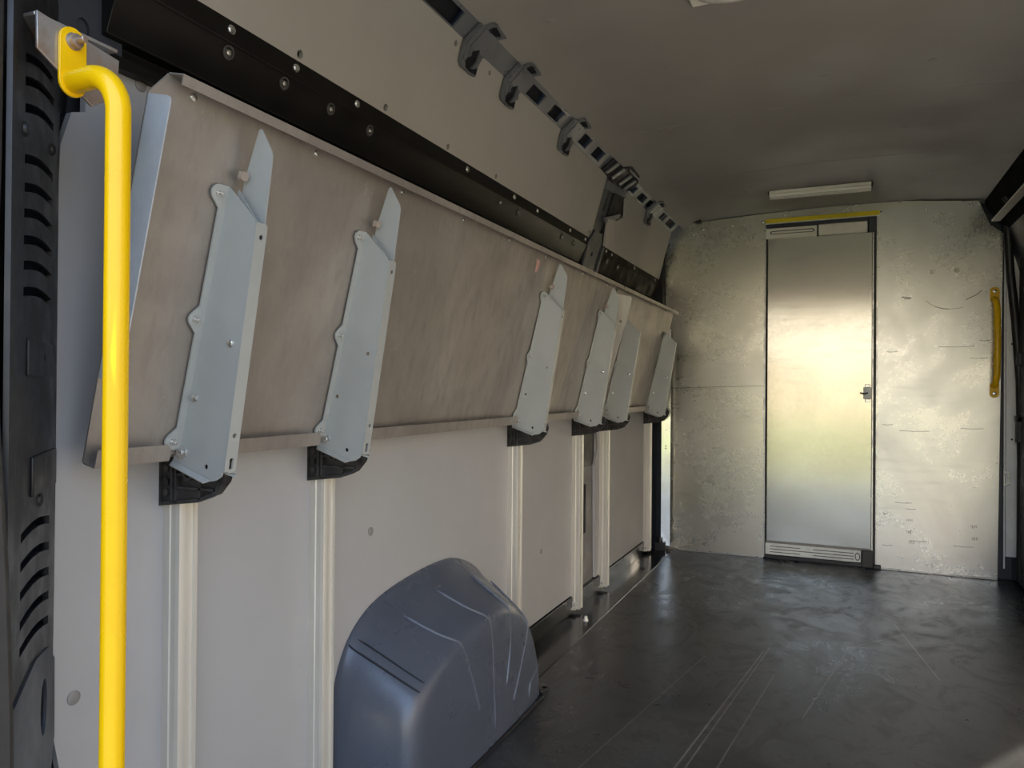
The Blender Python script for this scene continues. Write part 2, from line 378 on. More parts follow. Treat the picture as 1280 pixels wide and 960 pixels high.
def roof_hook(y, sy=1.0):
    P = [(y + a * sy, b) for a, b in HK]
    lo = [(y + a * sy, b) for a, b in ((.008, -.050), (.018, -.062), (.046, -.058), (.068, -.030), (.072, .000), (.060, .008), (.034, -.014))]
    hi = [(y + a * sy, b) for a, b in ((.032, .064), (.050, .058), (.082, .062), (.092, .072), (.085, .080), (.042, .086), (.034, .078))]
    bm = bmn(); plate(bm, P, [lo, hi], .009, SL + SN * .004, UU, SV); bend(bm)
    h = finish(bm, 'roof_hook', M['bodyhook'], rr)
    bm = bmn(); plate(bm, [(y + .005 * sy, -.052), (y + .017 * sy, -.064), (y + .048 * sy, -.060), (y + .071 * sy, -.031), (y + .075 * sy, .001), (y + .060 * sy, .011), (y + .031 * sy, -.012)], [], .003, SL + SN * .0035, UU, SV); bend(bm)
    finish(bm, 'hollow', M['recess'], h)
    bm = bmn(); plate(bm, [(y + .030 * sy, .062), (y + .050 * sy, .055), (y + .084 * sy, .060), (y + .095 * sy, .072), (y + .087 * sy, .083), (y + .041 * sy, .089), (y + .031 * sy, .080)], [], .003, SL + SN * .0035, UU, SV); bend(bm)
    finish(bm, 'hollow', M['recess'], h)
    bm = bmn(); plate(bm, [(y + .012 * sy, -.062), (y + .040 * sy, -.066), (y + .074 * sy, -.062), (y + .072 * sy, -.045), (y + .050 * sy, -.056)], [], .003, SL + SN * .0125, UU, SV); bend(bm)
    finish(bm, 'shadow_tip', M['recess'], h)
    bm = bmn(); plate(bm, [(y - .008, -.05), (y - .002, .056), (y + .006, .056), (y + .002, -.05)], [], .005, SL + SN * .0125, UU, SV); bend(bm)
    finish(bm, 'pressed_rib', M['bodyhook'], h)
    bm = bmn(); plate(bm, [(y + .018 * sy, -.036), (y + .018 * sy, .058), (y + .024 * sy, .058), (y + .026 * sy, -.030)], [], .004, SL + SN * .0125, UU, SV); bend(bm)
    finish(bm, 'pressed_rib', M['bodyhook'], h)
for y, a in ((1.71, 1), (1.965, 1), (2.448, 1.1), (3.69, 1.3)): roof_hook(y, a)
bm = bmn()   # wide bow end above the steel post
plate(bm, [(2.92, -.005), (2.93, .06), (3.08, .062), (3.12, .09), (3.27, .085), (3.33, .05), (3.30, .0), (3.10, -.018)], [], .010, SL + SN * .003, UU, SV)
wb = finish(bm, 'wide_roof_hook', M['recess'], rr, bevel=.002)
bm = bmn()
for a in (2.945, 3.03, 3.14, 3.22): plate(bm, [(a, -.002), (a + .022, -.004), (a + .05, .058), (a + .028, .062)], [], .008, SL + SN * .013, UU, SV)
plate(bm, [(3.12, .078), (3.27, .076), (3.28, .068), (3.12, .068)], [], .010, SL + SN * .013, UU, SV)
finish(bm, 'pressed_rib', M['bodyhook'], wb, bevel=.002)
bm = bmn(); tube(bm, [(-.972, 4.37, 1.55), (-.968, 4.37, 1.84), (-.955, 4.37, 1.885), (-.925, 4.37, 1.918), (-.88, 4.37, 1.930), (-.75, 4.37, 1.938)], .014, 10)
struct(finish(bm, 'trim_4', M['satin']), 'black rubber edge around the upper left corner of the bulkhead')
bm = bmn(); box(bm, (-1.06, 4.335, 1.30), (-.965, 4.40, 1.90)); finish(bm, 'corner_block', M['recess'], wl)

# ------------------------------------------------------------------ black mounting rails above the shelves
BP = [(-.983, 1.593), (-.983, 1.554), (-.987, 1.550), (-1.012, 1.487), (-1.012, 1.480), (-1.035, 1.478), (-1.035, 1.462), (-1.02, 1.458), (-1.02, 1.440), (-1.07, 1.440), (-1.07, 1.593)]
def mounting_rail(y0, y1, label, screws, rings, mat='gloss'):
    r = empty('mounting_rail', (-1.02, (y0 + y1) / 2, 1.44))
    tag(r, label, 'rail', None)
    bm = bmn(); extrude_y(bm, BP, y0, y1); finish(bm, 'channel', M[mat], r, bevel=.0015)
    for y in screws: screw((-.983, y, 1.576), (1, 0, 0), r, s=1.35)
    for y in rings:
        bm = bmn(); d = Vector((.946, 0, -.324)); p = Vector((-.9915, y, 1.538))
        lathe(bm, p, d, [(.0125, 0), (.0125, .0025), (.0095, .0025), (.0085, -.002), (.0035, -.002), (.003, .001)], 18); finish(bm, 'socket_ring', M['trimdark'], r)
        bm = bmn(); lathe(bm, p, d, [(.0045, 0), (.0045, .003), (.002, .004)], 10); finish(bm, 'socket_screw', M['screw'], r)
mounting_rail(.765, 2.985, 'long glossy black steel rail above the longer folded shelf', (.983, 1.152, 1.352, 1.88, 2.214, 2.416, 2.76, 2.95), (.984, 1.127, 1.27, 1.412, 2.124, 2.263, 2.688, 2.828))
mounting_rail(3.185, 4.30, 'short black steel rail above the far folded shelf, beyond the steel post', (3.25, 3.34, 3.75, 4.22), (3.29, 3.47), 'dullblack')

# ------------------------------------------------------------------ wall rails with black castings
proto_rail = None
def wall_rail(y0, label):
    global proto_rail
    loc = Vector((WX, y0, .02))
    if proto_rail is not None:
        r = dup(proto_rail, loc=loc); r['label'] = label; return r
    r = empty('wall_rail', loc); tag(r, label, 'rail', 'upright aluminium rails on the left wall')
    S = [(WX, 0), (WX, .038), (RF - .002, .038), (RF, .036), (RF, .030), (RF - .004, .029), (RF - .004, .014), (RF - .001, .012), (RF - .001, .003), (RF - .002, 0), (RF - .010, -.001), (RF - .012, .0008), (RF - .022, .0008), (RF - .024, -.001)]
    bm = bmn(); plate(bm, [(x, y + y0) for x, y in S], [], .83, (0, 0, .02), (1, 0, 0), (0, 1, 0)); finish(bm, 'upright', M['rail'], r)
    bm = bmn(); box(bm, (WX + .002, y0 - .026, .022), (WX + .026, y0, .026)); box(bm, (WX + .002, y0 - .003, .022), (WX + .026, y0, .05))
    ft = finish(bm, 'foot_bracket', M['rail'], r); screw((WX + .014, y0 - .003, .036), (0, -1, 0), ft, s=.7)
    # casting: gusset plate with rim and ribs, seen from the rear
    C = [(-1.043, .752), (-1.043, .8275), (-.955, .8275), (-.935, .835), (-.900, .832), (-.895, .818), (-.903, .795), (-.922, .774), (-.955, .763)]
    bm = bmn(); plate(bm, C, [], .016, (0, y0 + .013, 0), (1, 0, 0), (0, 0, 1))
    plate(bm, [(-1.043, .752), (-1.043, .8275), (-.985, .8275), (-.985, .757)], [], .046, (0, y0 + .043, 0), (1, 0, 0), (0, 0, 1))
    def rib(a, b, w=.004):
        a, b = Vector((a[0], a[1])), Vector((b[0], b[1])); d = (b - a).normalized(); n = Vector((-d.y, d.x)) * w / 2
        plate(bm, [tuple(a - n), tuple(b - n), tuple(b + n), tuple(a + n)], [], .006, (0, y0 - .003, 0), (1, 0, 0), (0, 0, 1))
    for a, b in zip(C, C[1:] + C[:1]): rib(a, b, .006)
    rib((-1.012, .757), (-1.012, .827)); rib((-1.003, .756), (-1.003, .827)); rib((-1.0, .782), (-.915, .782)); rib((-.95, .765), (-.95, .830)); rib((-1.0, .803), (-.90, .812))
    plate(bm, circ(-.975, .806, .012), [circ(-.975, .806, .007)], .007, (0, y0 - .003, 0), (1, 0, 0), (0, 0, 1))
    for z in (.772, .79, .812): plate(bm, circ(-1.028, z, .006), [], .004, (0, y0 - .003, 0), (1, 0, 0), (0, 0, 1))
    c = finish(bm, 'hinge_casting', M['castblk'], r); c['label'] = 'black cast hinge block'
    proto_rail = r; return r
for y0, l in ((.899, 'wide aluminium wall rail nearest the yellow pole'), (1.274, 'aluminium wall rail just behind the blue wheel arch cover'),
              (2.307, 'aluminium wall rail on the far side of the blue wheel arch cover'), (2.966, 'aluminium wall rail just before the gap in the grey lining'),
              (3.357, 'aluminium wall rail just beyond the gap in the grey lining'), (4.207, 'aluminium wall rail closest to the metal bulkhead')):
    wall_rail(y0, l)

# ------------------------------------------------------------------ folded shelves with brackets
TH = math.radians(13.6)
SP0 = Vector((-.987, 0, .839)); VN = Vector((math.cos(TH), 0, -math.sin(TH))); VV = Vector((math.sin(TH), 0, math.cos(TH)))
def S(y, v, w): return SP0 + UU * y + VV * v + VN * w
BR = {}
def bracket(parent, yf, holes, tongue, y_root):
    """folded support bracket; built at y=0 relative to its fold line, shared between copies"""
    key = (holes, tongue)
    loc = Vector((0, yf, 0)) - BASE[parent.name]
    if key in BR:
        return dup(BR[key], parent, loc)
    Z0 = Vector((0, 0, 0))
    def fin(bm, name, mat, par, **k):
        o = finish(bm, name, mat, None, None, **k); o.parent = par; return o
    web = [(.434, .002), (.437, .006), (.395, .070), (.388, .0735), (.004, .104), (-.008, .1025), (-.017, .094), (-.022, .082), (-.014, -.004), (-.004, -.004), (.0, .002)]
    hl = [circ(-.002, .068, .0042, 10)]
    if holes: hl += [circ(.20, .070, .004, 10), circ(.098, .018, .004, 10)]
    bm = bmn(); plate(bm, web, hl, .0028, S(0, 0, 0), VV, VN)
    ear = [(.0, .437)] + [(-.018 + .0135 * math.cos(a), .423 + .0135 * math.sin(a)) for a in [math.radians(x) for x in range(90, 231, 20)]] + [(-.0125, .400), (-.0125, .245)]
    ear += [(-.018 + .012 * math.cos(a), .223 + .012 * math.sin(a)) for a in [math.radians(x) for x in range(130, 231, 20)]] + [(-.0125, .200), (-.0125, .045)]
    ear += [(-.018 + .0135 * math.cos(a), .023 + .0135 * math.sin(a)) for a in [math.radians(x) for x in range(130, 271, 20)]] + [(0, .009)]
    plate(bm, ear, [], .003, S(0, 0, .0035), UU, VV)
    E0, E1 = S(0, .0, .104), S(0, .392, .073); ev = (E1 - E0).normalized(); L = (E1 - E0).length
    key_hole = [(.009, .004), (.016, .004), (.016, .016)] + [(.0125 + .0045 * math.cos(math.radians(a)), .018 + .0045 * math.sin(math.radians(a))) for a in (0, 45, 90, 135, 180)] + [(.009, .016)]
    plate(bm, [(0, 0), (.024, 0), (.024, L - .004), (.020, L), (0, L)], [circ(.013, L - .022, .0042, 10), circ(.012, .058, .0042, 10), key_hole], .0028, E0, UU, ev)
    plate(bm, [(.008, -.012), (.026, -.014), (.026, .002), (.008, .002)], [], .003, S(.0, .0, .104), UU, (VN + VV * .35).normalized())
    plate(bm, [(.012, -.004), (.024, -.004), (.022, .012), (.016, .012)], [], .003, S(.0, -.004, .101), UU, VN)
    # folded lip under the web
    B0, B1 = S(0, -.014, -.004), S(0, -.022, .082); bv = (B1 - B0).normalized()
    plate(bm, [(0, 0), (.086, 0), (.080, -.010), (.004, -.010)], [], .0025, B0, bv, Vector((0, 1, .55)))
    b = fin(bm, 'bracket', M['steel_bracket'], parent); b.location = loc
    for v in (.423, .223, .023):
        bm = bmn(); lathe(bm, S(-.018, v, .0065), VN, [(.0058, 0), (.0058, .002), (.003, .0022), (.003, .009), (.002, .0095)], 12); fin(bm, 'bolt', M['screw'], b)
    bm = bmn(); lathe(bm, S(0, .006, .012), (0, -1, 0), [(.0100, 0), (.0100, .002), (.006, .0025), (.0055, .007), (.003, .0075)], 16); fin(bm, 'pivot_bolt', M['screw'], b)
    if not holes:
        for v, w in ((.20, .070), (.098, .018)):
            bm = bmn(); lathe(bm, S(0, v, w), (0, -1, 0), [(.0068, 0), (.0062, .003), (.003, .005)], 14); fin(bm, 'rivet', M['screw'], b)
    if tongue:
        T = [(.36, .012), (.452, .012), (.534, .022), (.537, .027), (.506, .055), (.498, .059), (.484, .061), (.385, .0705), (.36, .071)]
        bm = bmn(); plate(bm, T, [], .0025, S(.0225, 0, 0), VV, VN)
        plate(bm, [(.36, .014), (.436, .014), (.386, .0715), (.36, .0715)], [], .0022, S(.0125, 0, 0), VV, VN)
        fin(bm, 'tongue', M['steel_bracket'], b)
        bm = bmn(); c = S(.012, .458, .014)
        plate(bm, [(a * 1.0, q) for a, q in arc(.003, .003, .004, 0, 90, 3) + arc(-.003, .003, .004, 90, 180, 3) + arc(-.003, -.003, .004, 180, 270, 3) + arc(.003, -.003, .004, 270, 360, 3)], [], .009, c, UU, VV)
        fin(bm, 'stop_block', M['tan'], b)
    BR[key] = b
    return b
def shelf(y0, y1, label, brackets, screws, flange_top, flange_v0, chamfer):
    r = empty('folding_shelf', (SP0.x, (y0 + y1) / 2, SP0.z)); tag(r, label, 'shelf', None)
    bm = bmn(); plate(bm, [(y0, 0), (y1, 0), (y1, .560), (y0 + chamfer, .560), (y0, .560 - chamfer * 1.3)], [], -.003, SP0, UU, VV)
    # inward turned top edge
    plate(bm, rect(y0 + chamfer, 0, y1, .028), [], -.002, S(0, .560, 0), UU, VN); plate(bm, rect(y0 + chamfer, -.013, y1, 0), [], .002, S(0, .560, .027), UU, VV)
    p = finish(bm, 'shelf_panel', M['shelf'], r)
    # bottom lip, interrupted at each bracket
    bm = bmn(); cuts = [y0] + [q for b in brackets for q in (b[0] - .034, b[0] + .030)] + [y1]
    for a, b in zip(cuts[::2], cuts[1::2]):
        if b - a < .01: continue
        plate(bm, rect(a, 0, b, .024), [], .002, S(0, 0, 0), UU, VN)
        plate(bm, [(a, 0), (b, 0), (b, .018), (b - .008, .025), (a + .004 if a > y0 else a, .025), (a, .018 if a > y0 else .025)], [], .002, S(0, 0, .023), UU, VV)
    finish(bm, 'front_lip', M['shelf'], r)
    bm = bmn(); fv1 = flange_top
    plate(bm, ([(flange_v0, 0), (fv1, 0), (fv1, .034)] + [(fv1 - .008 + .008 * math.cos(math.radians(a)), .036 + .008 * math.sin(math.radians(a))) for a in (0, 30, 60, 90)] + [(flange_v0 + .01, .043), (flange_v0, .030)]) if chamfer else [(flange_v0, .004), (fv1, .004), (fv1, .062), (fv1 - .006, .068), (fv1 - .03, .070), (flange_v0 + .005, .056), (flange_v0, .050)],
          [] if chamfer else [circ(flange_v0 + .26, .045, .006, 10)], .002, S(y0, 0, 0), VV, VN)
    f = finish(bm, 'end_flange', M['flange'] if chamfer else M['rail'], r)  # blue and cream carry reflected sky and outdoor brightness in the base colour
    f['label'] = 'bluish folded end flange' if chamfer else 'bright cream folded end flange'
    for y in screws: screw(S(y, .543, 0), VN, r)
    for b in brackets: bracket(r, *b, y0)
    return r
shelf(.716, 2.995, 'long folded-up metal shelf on the near part of the left wall, four brackets',
      ((.877, False, True), (1.243, True, True), (2.236, True, True), (2.850, False, True)), (.788, 1.063, 1.346, 1.629, 1.901, 2.185, 2.55, 2.86), .524, .125, .026)
shelf(3.012, 4.135, 'shorter folded-up metal shelf next to the bulkhead, two brackets',
      ((3.245, False, False), (4.030, False, False)), (3.20, 3.6, 3.95), .525, .155, .0)
bm = bmn(); plate(bm, [(2.128, .487), (2.139, .487), (2.150, .505), (2.148, .524), (2.122, .526), (2.128, .508)], [], .0008, S(0, 0, .0), UU, VV)
tag(finish(bm, 'tape_scrap', M['pink']), 'small torn pink tape scrap stuck on the long shelf', 'tape')

# ------------------------------------------------------------------ wheel arch cover
wa = empty('wheel_arch_cover', (-.94, 1.78, 0)); tag(wa, 'moulded blue-grey plastic wheel arch cover against the left wall', 'wheel arch')
A = [(1.335, 0), (1.340, .13), (1.352, .26), (1.384, .335), (1.416, .375), (1.462, .407), (1.515, .430), (1.618, .450), (1.78, .461), (1.90, .458), (1.96, .440), (2.05, .405), (2.13, .335), (2.185, .23), (2.215, .12), (2.225, 0)]
Bq = [(1.372, 0), (1.374, .11), (1.380, .20), (1.402, .256), (1.440, .285), (1.490, .308), (1.545, .330), (1.640, .350), (1.775, .356), (1.880, .350), (1.945, .330), (2.015, .290), (2.070, .235), (2.115, .160), (2.140, .085), (2.150, 0)]
cy, cz = 1.76, 0.0
def lerp2(p, q, t): return (p[0] + (q[0] - p[0]) * t, p[1] + (q[1] - p[1]) * t)
def shrink(P, s): return [(cy + (y - cy) * s, cz + (z - cz) * s) for y, z in P]
rings = []
def ringat(x, P): rings.append((x, P))
ringat(-1.039, A); ringat(-1.03, A)
ringat(-1.02, [lerp2(a, b, .12) for a, b in zip(A, Bq)])
ringat(-.97, [lerp2(a, b, .38) for a, b in zip(A, Bq)]); ringat(-.90, [lerp2(a, b, .78) for a, b in zip(A, Bq)])
ringat(-.872, [lerp2(a, b, .93) for a, b in zip(A, Bq)]); ringat(-.855, shrink(Bq, .985)); ringat(-.846, shrink(Bq, .945)); ringat(-.842, shrink(Bq, .88)); ringat(-.838, shrink(Bq, .60)); ringat(-.835, shrink(Bq, .25))
bm = bmn(); vr = [[bm.verts.new((x, y, z)) for y, z in P] for x, P in rings]
for a, b in zip(vr, vr[1:]):
    for k in range(len(a) - 1): bm.faces.new((a[k], a[k + 1], b[k + 1], b[k]))
bm.faces.new(vr[-1])
finish(bm, 'cover', M['wheel'], wa, smooth=180, sub=2)
def arch_pt(k, i):   # k fractional index along arch, i ring index
    x, P = rings[i]; k0 = int(k); f = k - k0; p = lerp2(P[k0], P[min(k0 + 1, len(P) - 1)], f); return Vector((x, p[0], p[1]))
def rib(k0, k1, i0, i1, r=.0045, name='rib', mat='wheel_rib', lift=.0):
    pts = []
    n = 3 * (i1 - i0)
    for j in range(n + 1):
        i = i0 + j / 3; a = int(min(i, i1 - 1e-6)); f = i - a; kk = k0 + (k1 - k0) * j / n
        pts.append(arch_pt(kk, a).lerp(arch_pt(kk, min(a + 1, len(rings) - 1)), f) + Vector((lift, 0, lift * .5)))
    for _ in range(2): pts = [pts[0]] + [(pts[q - 1] + pts[q] * 2 + pts[q + 1]) / 4 for q in range(1, len(pts) - 1)] + [pts[-1]]
    bm = bmn(); tube(bm, pts, [r * (.4 if q in (0, len(pts) - 1) else 1) for q in range(len(pts))], 8); finish(bm, name, M[mat], wa)
def side_rib(k0, k1, side, r=.0034):
    pts = [arch_pt(k0 + (k1 - k0) * j / 4, 3 + j) for j in range(5)] + [Vector((x, y, z)) for x, y, z in side]
    for _ in range(2):
        q = []
        for a, b in zip(pts, pts[1:]): q += [a, (a + b) / 2]
        pts = q + [pts[-1]]
        pts = [pts[0]] + [(pts[i - 1] + pts[i] * 2 + pts[i + 1]) / 4 for i in range(1, len(pts) - 1)] + [pts[-1]]
    bm = bmn(); tube(bm, pts, [r * (.4 if q in (0, len(pts) - 1) else 1) for q in range(len(pts))], 8); finish(bm, 'rib', M['wheel_rib'], wa)
side_rib(6.15, 6.6, [(-.842, 1.644, .25), (-.8385, 1.668, .19), (-.836, 1.691, .131)])
side_rib(7.5, 8.0, [(-.842, 1.775, .25), (-.838, 1.778, .15), (-.835, 1.783, .049)])
side_rib(9.0, 9.4, [(-.842, 1.893, .241), (-.838, 1.875, .19), (-.836, 1.856, .137)])
side_rib(10.9, 11.55, [(-.842, 2.00, .205), (-.839, 1.955, .14), (-.836, 1.905, .074)])
bm = bmn(); tube(bm, [(-.848, 2.120, .100), (-.842, 2.07, .088), (-.839, 2.03, .075), (-.8375, 2.022, .055), (-.8375, 2.024, .036)], [.002, .004, .004, .004, .002], 8); finish(bm, 'rib', M['wheel_rib'], wa)
for k in (3.6,): rib(k, k, 1, 6, .0022, 'seam', 'recess', -.0006)
rib(4.1, 4.1, 2, 6, .0018, 'seam', 'recess', -.0006)
bm = bmn()
pts = [(-.834, 1.40 + .0, .004), (-.832, 1.7, .004), (-.832, 2.12, .004), (-.86, 2.155, .006)]
tube(bm, pts, .005, 8); finish(bm, 'base_bead', M['satin'], wa)
bm = bmn(); tube(bm, [(-.845, 2.13, .012), (-.832, 2.152, .016), (-.835, 2.175, .012), (-.86, 2.19, .004)], .0035, 8); finish(bm, 'clip', M['satin'], wa)

# ------------------------------------------------------------------ bulkhead, door and its fittings
def xz_plate(name, outer, holes, y, th, mat, parent):
    bm = bmn(); plate(bm, outer, holes, th, (0, y + th, 0), (1, 0, 0), (0, 0, 1)); return finish(bm, name, mat, parent)
bm = bmn(); plate(bm, [(-1.02, 0), (-1.02, 1.88), (-.9, 1.94), (-.745, 1.945), (-.41, 1.96), (.298, 1.965), (.64, 1.935), (.79, 1.7), (.79, 0)], [], .012, (0, 4.46, 0), (1, 0, 0), (0, 0, 1))
wb_ = struct(finish(bm, 'wall_back', M['body']), 'scuffed aluminium bulkhead at the front of the load space')
lp = xz_plate('bulkhead_panel', [(-.962, .004), (-.398, .004), (-.398, 1.892), (-.745, 1.892), (-.745, 1.934), (-.758, 1.921), (-.88, 1.930), (-.937, 1.919), (-.962, 1.872)], [], YB, .008, M['alu_left'], wb_)
rp = xz_plate('bulkhead_panel', [(.172, .004), (.722, .004), (.742, 1.75), (.684, 1.80), (.648, 1.893), (.637, 1.925), (.30, 1.925), (.172, 1.915)], [], YB, .008, M['alu_right'], wb_)
xz_plate('bulkhead_header', [(-.745, 1.885), (-.745, 1.934), (-.41, 1.951), (-.09, 1.961), (.298, 1.957), (.63, 1.926), (.30, 1.90), (.185, 1.885), (.185, 1.902), (-.398, 1.902), (-.398, 1.885)], [], YB + .009, .006, M['alu_left'], wb_)
for x, z in ((-.744, 1.887), (-.581, 1.897), (-.457, 1.832), (-.80, 1.86)): screw((x, YB, z), (0, -1, 0), lp, s=1.3)
for x, z in ((.402, 1.905), (.606, 1.905), (.215, .30)): screw((x, YB, z), (0, -1, 0), rp, s=1.3)
for x, z in ((.432, 1.571), (.54, 1.573)):
    bm = bmn(); lathe(bm, (x, YB, z), (0, -1, 0), [(.014, 0), (.014, .002), (.009, .002), (.008, .004), (.004, .004), (.003, .001)], 16); finish(bm, 'bolt_head', M['steel_bright'], rp)
for x0, x1, p in ((-.962, -.398, lp), (.172, .722, rp)):
    bm = bmn(); box(bm, (x0, YB - .010, -.0), (x1, YB, .010)); finish(bm, 'bottom_edge', M['steel_bright'], p, bevel=.002)
bm = bmn(); box(bm, (-.404, YB - .003, .01), (-.394, YB + .004, 1.885)); finish(bm, 'edge_strip', M['steel_bright'], lp)
bm = bmn(); box(bm, (.169, YB - .003, .01), (.176, YB + .004, 1.885)); finish(bm, 'edge_strip', M['steel_bright'], rp)
bm = bmn(); plate(bm, [(-.962, .955), (-.398, .972), (-.398, .974), (-.962, .957)], [], .0015, (0, YB, 0), (1, 0, 0), (0, 0, 1)); finish(bm, 'sheet_joint', M['trimdark'], lp)
# scuffs and rubber marks on the right hand sheet
bm = bmn()
def stroke(pts, w, y=YB):
    for a, b in zip(pts, pts[1:]):
        a, b = Vector(a), Vector(b); d = (b - a).normalized(); n = Vector((-d.y, d.x)) * w / 2
        plate(bm, [tuple(a - n), tuple(b - n), tuple(b + n), tuple(a + n)], [], .0004, (0, y, 0), (1, 0, 0), (0, 0, 1))
for i in range(12):
    a0, a1 = math.radians(205 + i * 7.5), math.radians(212.5 + i * 7.5)
    stroke([(.515 + .125 * math.cos(a0), 1.46 + .085 * math.sin(a0)), (.515 + .125 * math.cos(a1), 1.46 + .085 * math.sin(a1))], .0035 if 3 < i < 8 else .0018)
stroke([(.58, 1.42), (.63, 1.445), (.65, 1.465)], .0035); stroke([(.29, 1.446), (.335, 1.440)], .004); stroke([(.30, 1.436), (.33, 1.436)], .003)
for x, z, l in ((.46, 1.18, .16), (.22, 1.158, .05), (.60, 1.12, .08), (.28, .74, .14), (.56, .76, .10), (.20, .77, .05), (.26, .36, .08), (.31, .33, .05), (.33, .165, .09), (.53, .155, .09), (.20, .13, .05), (.64, 1.21, .05)):
    stroke([(x, z), (x + l * .5, z - .002), (x + l, z + .001)], .0022)
for x, z in ((.33, .27), (.62, .26), (.33, .21), (.625, .20), (.34, .155)):
    for q in range(5): stroke([(x - .012 + q * .006, z - .007 + random.uniform(-.004, .004)), (x - .012 + q * .006, z + .007)], .002)
sc = finish(bm, 'scuff_mark', M['trimdark'], rp); sc['kind'] = 'stuff'; sc['label'] = 'dark scuff marks'
# sliding door
bm = bmn(); box(bm, (-.386, YB + .010, .095), (.150, YB + .026, 1.806))
d1 = struct(finish(bm, 'door_1', M['alu_door'], bevel=.003), 'tall flush aluminium door in the bulkhead')
bm = bmn(); box(bm, (-.394, YB + .012, .03), (-.388, YB + .03, 1.80)); finish(bm, 'hinge_edge', M['trimdark'], d1)
bm = bmn(); box(bm, (.150, YB + .004, .09), (.156, YB + .028, 1.80)); finish(bm, 'edge_profile', M['steel_bright'], d1)
bm = bmn(); box(bm, (-.388, YB + .004, .085), (.150, YB + .012, .100)); finish(bm, 'bottom_rail', M['trimgrey'], d1)
la = bmn(); box(la, (.108, YB - .006, .905), (.146, YB + .010, .968)); lt = finish(la, 'latch', M['lightwhite'], d1, bevel=.003)
bm = bmn(); box(bm, (.116, YB - .002, .968), (.142, YB + .010, .984)); box(bm, (.116, YB - .002, .889), (.142, YB + .010, .905)); finish(bm, 'latch_tab', M['screw'], lt, bevel=.002)
bm = bmn(); tube(bm, [(.128, YB - .006, .938), (.125, YB - .022, .937), (.112, YB - .026, .932), (.092, YB - .026, .938)], .004, 8); finish(bm, 'latch_lever', M['trimdark'], lt)
# yellow header strip, covers and sill strip
bm = bmn(); box(bm, (-.397, YB - .016, 1.886), (.182, YB - .001, 1.914))
ys = tag(finish(bm, 'header_strip', M['lemon'], bevel=.003), 'yellow strip across the top of the bulkhead door opening', 'strip')
bm = bmn(); box(bm, (-.397, YB - .018, 1.8845), (.182, YB - .004, 1.8885)); finish(bm, 'lower_edge', M['white'], ys)
for x in (-.412, .192): screw((x, YB, 1.902), (0, -1, 0), ys, s=1.5)
sv = empty('slotted_cover', (-.26, YB, 1.803)); tag(sv, 'off-white cover with long slot, upper left of bulkhead door', 'cover')
def slot(x0, x1, zc, r): return [(x1 - r + r * math.cos(math.radians(a)), zc + r * math.sin(math.radians(a))) for a in range(-90, 91, 30)] + [(x0 + r + r * math.cos(math.radians(a)), zc + r * math.sin(math.radians(a))) for a in range(90, 271, 30)]
bm = bmn(); plate(bm, rect(-.394, 1.803, -.128, 1.860), [slot(-.372, -.140, 1.836, .010)], .012, (0, YB + .004, 0), (1, 0, 0), (0, 0, 1)); finish(bm, 'cover_plate', M['white'], sv)
bm = bmn(); box(bm, (-.38, YB, 1.82), (-.135, YB + .004, 1.85)); finish(bm, 'slot_back', M['recess'], sv)
bm = bmn(); plate(bm, slot(-.366, -.146, 1.836, .0055), [], .006, (0, YB - .0, 0), (1, 0, 0), (0, 0, 1)); finish(bm, 'slot_bar', M['white'], sv)
bm = bmn(); box(bm, (-.130, YB - .006, 1.803), (-.122, YB + .004, 1.866)); finish(bm, 'end_clip', M['trimdark'], sv)
bm = bmn(); box(bm, (-.120, YB - .010, 1.803), (.125, YB + .006, 1.864))
bc = tag(finish(bm, 'blank_cover', M['white'], bevel=.006), 'plain off-white cover at upper right of bulkhead door', 'cover')
for z in (1.812,): screw((.118, YB - .010, z), (0, -1, 0), bc, s=.9)
bm = bmn(); box(bm, (.130, YB - .002, 1.800), (.168, YB + .012, 1.885)); box(bm, (-.394, YB + .002, 1.866), (.178, YB + .016, 1.886))
struct(finish(bm, 'trim_5', M['body'], bevel=.003), 'dark blue frame around the door top')
ss = empty('sill_strip', (-.14, YB, .02)); tag(ss, 'pale ribbed strip along the bottom of bulkhead door', 'strip')
bm = bmn(); box(bm, (-.390, YB - .006, .024), (.100, YB + .004, .088)); finish(bm, 'strip_body', M['lightwhite'], ss, bevel=.004)
bm = bmn()
for z in (.040, .056, .072): box(bm, (-.365, YB - .0075, z - .0018), (-.205 if z != .056 else -.12, YB - .005, z + .0018)); box(bm, (-.14, YB - .0075, z - .0018), (.065, YB - .005, z + .0018))
finish(bm, 'groove', M['trimdark'], ss)
bm = bmn(); plate(bm, circ(.083, .056, .013, 14, .022), [circ(.083, .056, .009, 14, .017)], .004, (0, YB - .004, 0), (1, 0, 0), (0, 0, 1)); finish(bm, 'end_ring', M['trimdark'], ss)
bm = bmn(); box(bm, (-.392, YB - .004, .0), (.11, YB + .004, .022)); box(bm, (.104, YB - .008, 0), (.160, YB + .010, .092)); box(bm, (.156, YB + .006, .0), (.183, YB + .02, 1.80)); box(bm, (.16, YB - .012, 0), (.196, YB + .002, .022))
struct(finish(bm, 'trim_6', M['satin'], bevel=.003), 'black runner and block under the bulkhead door')

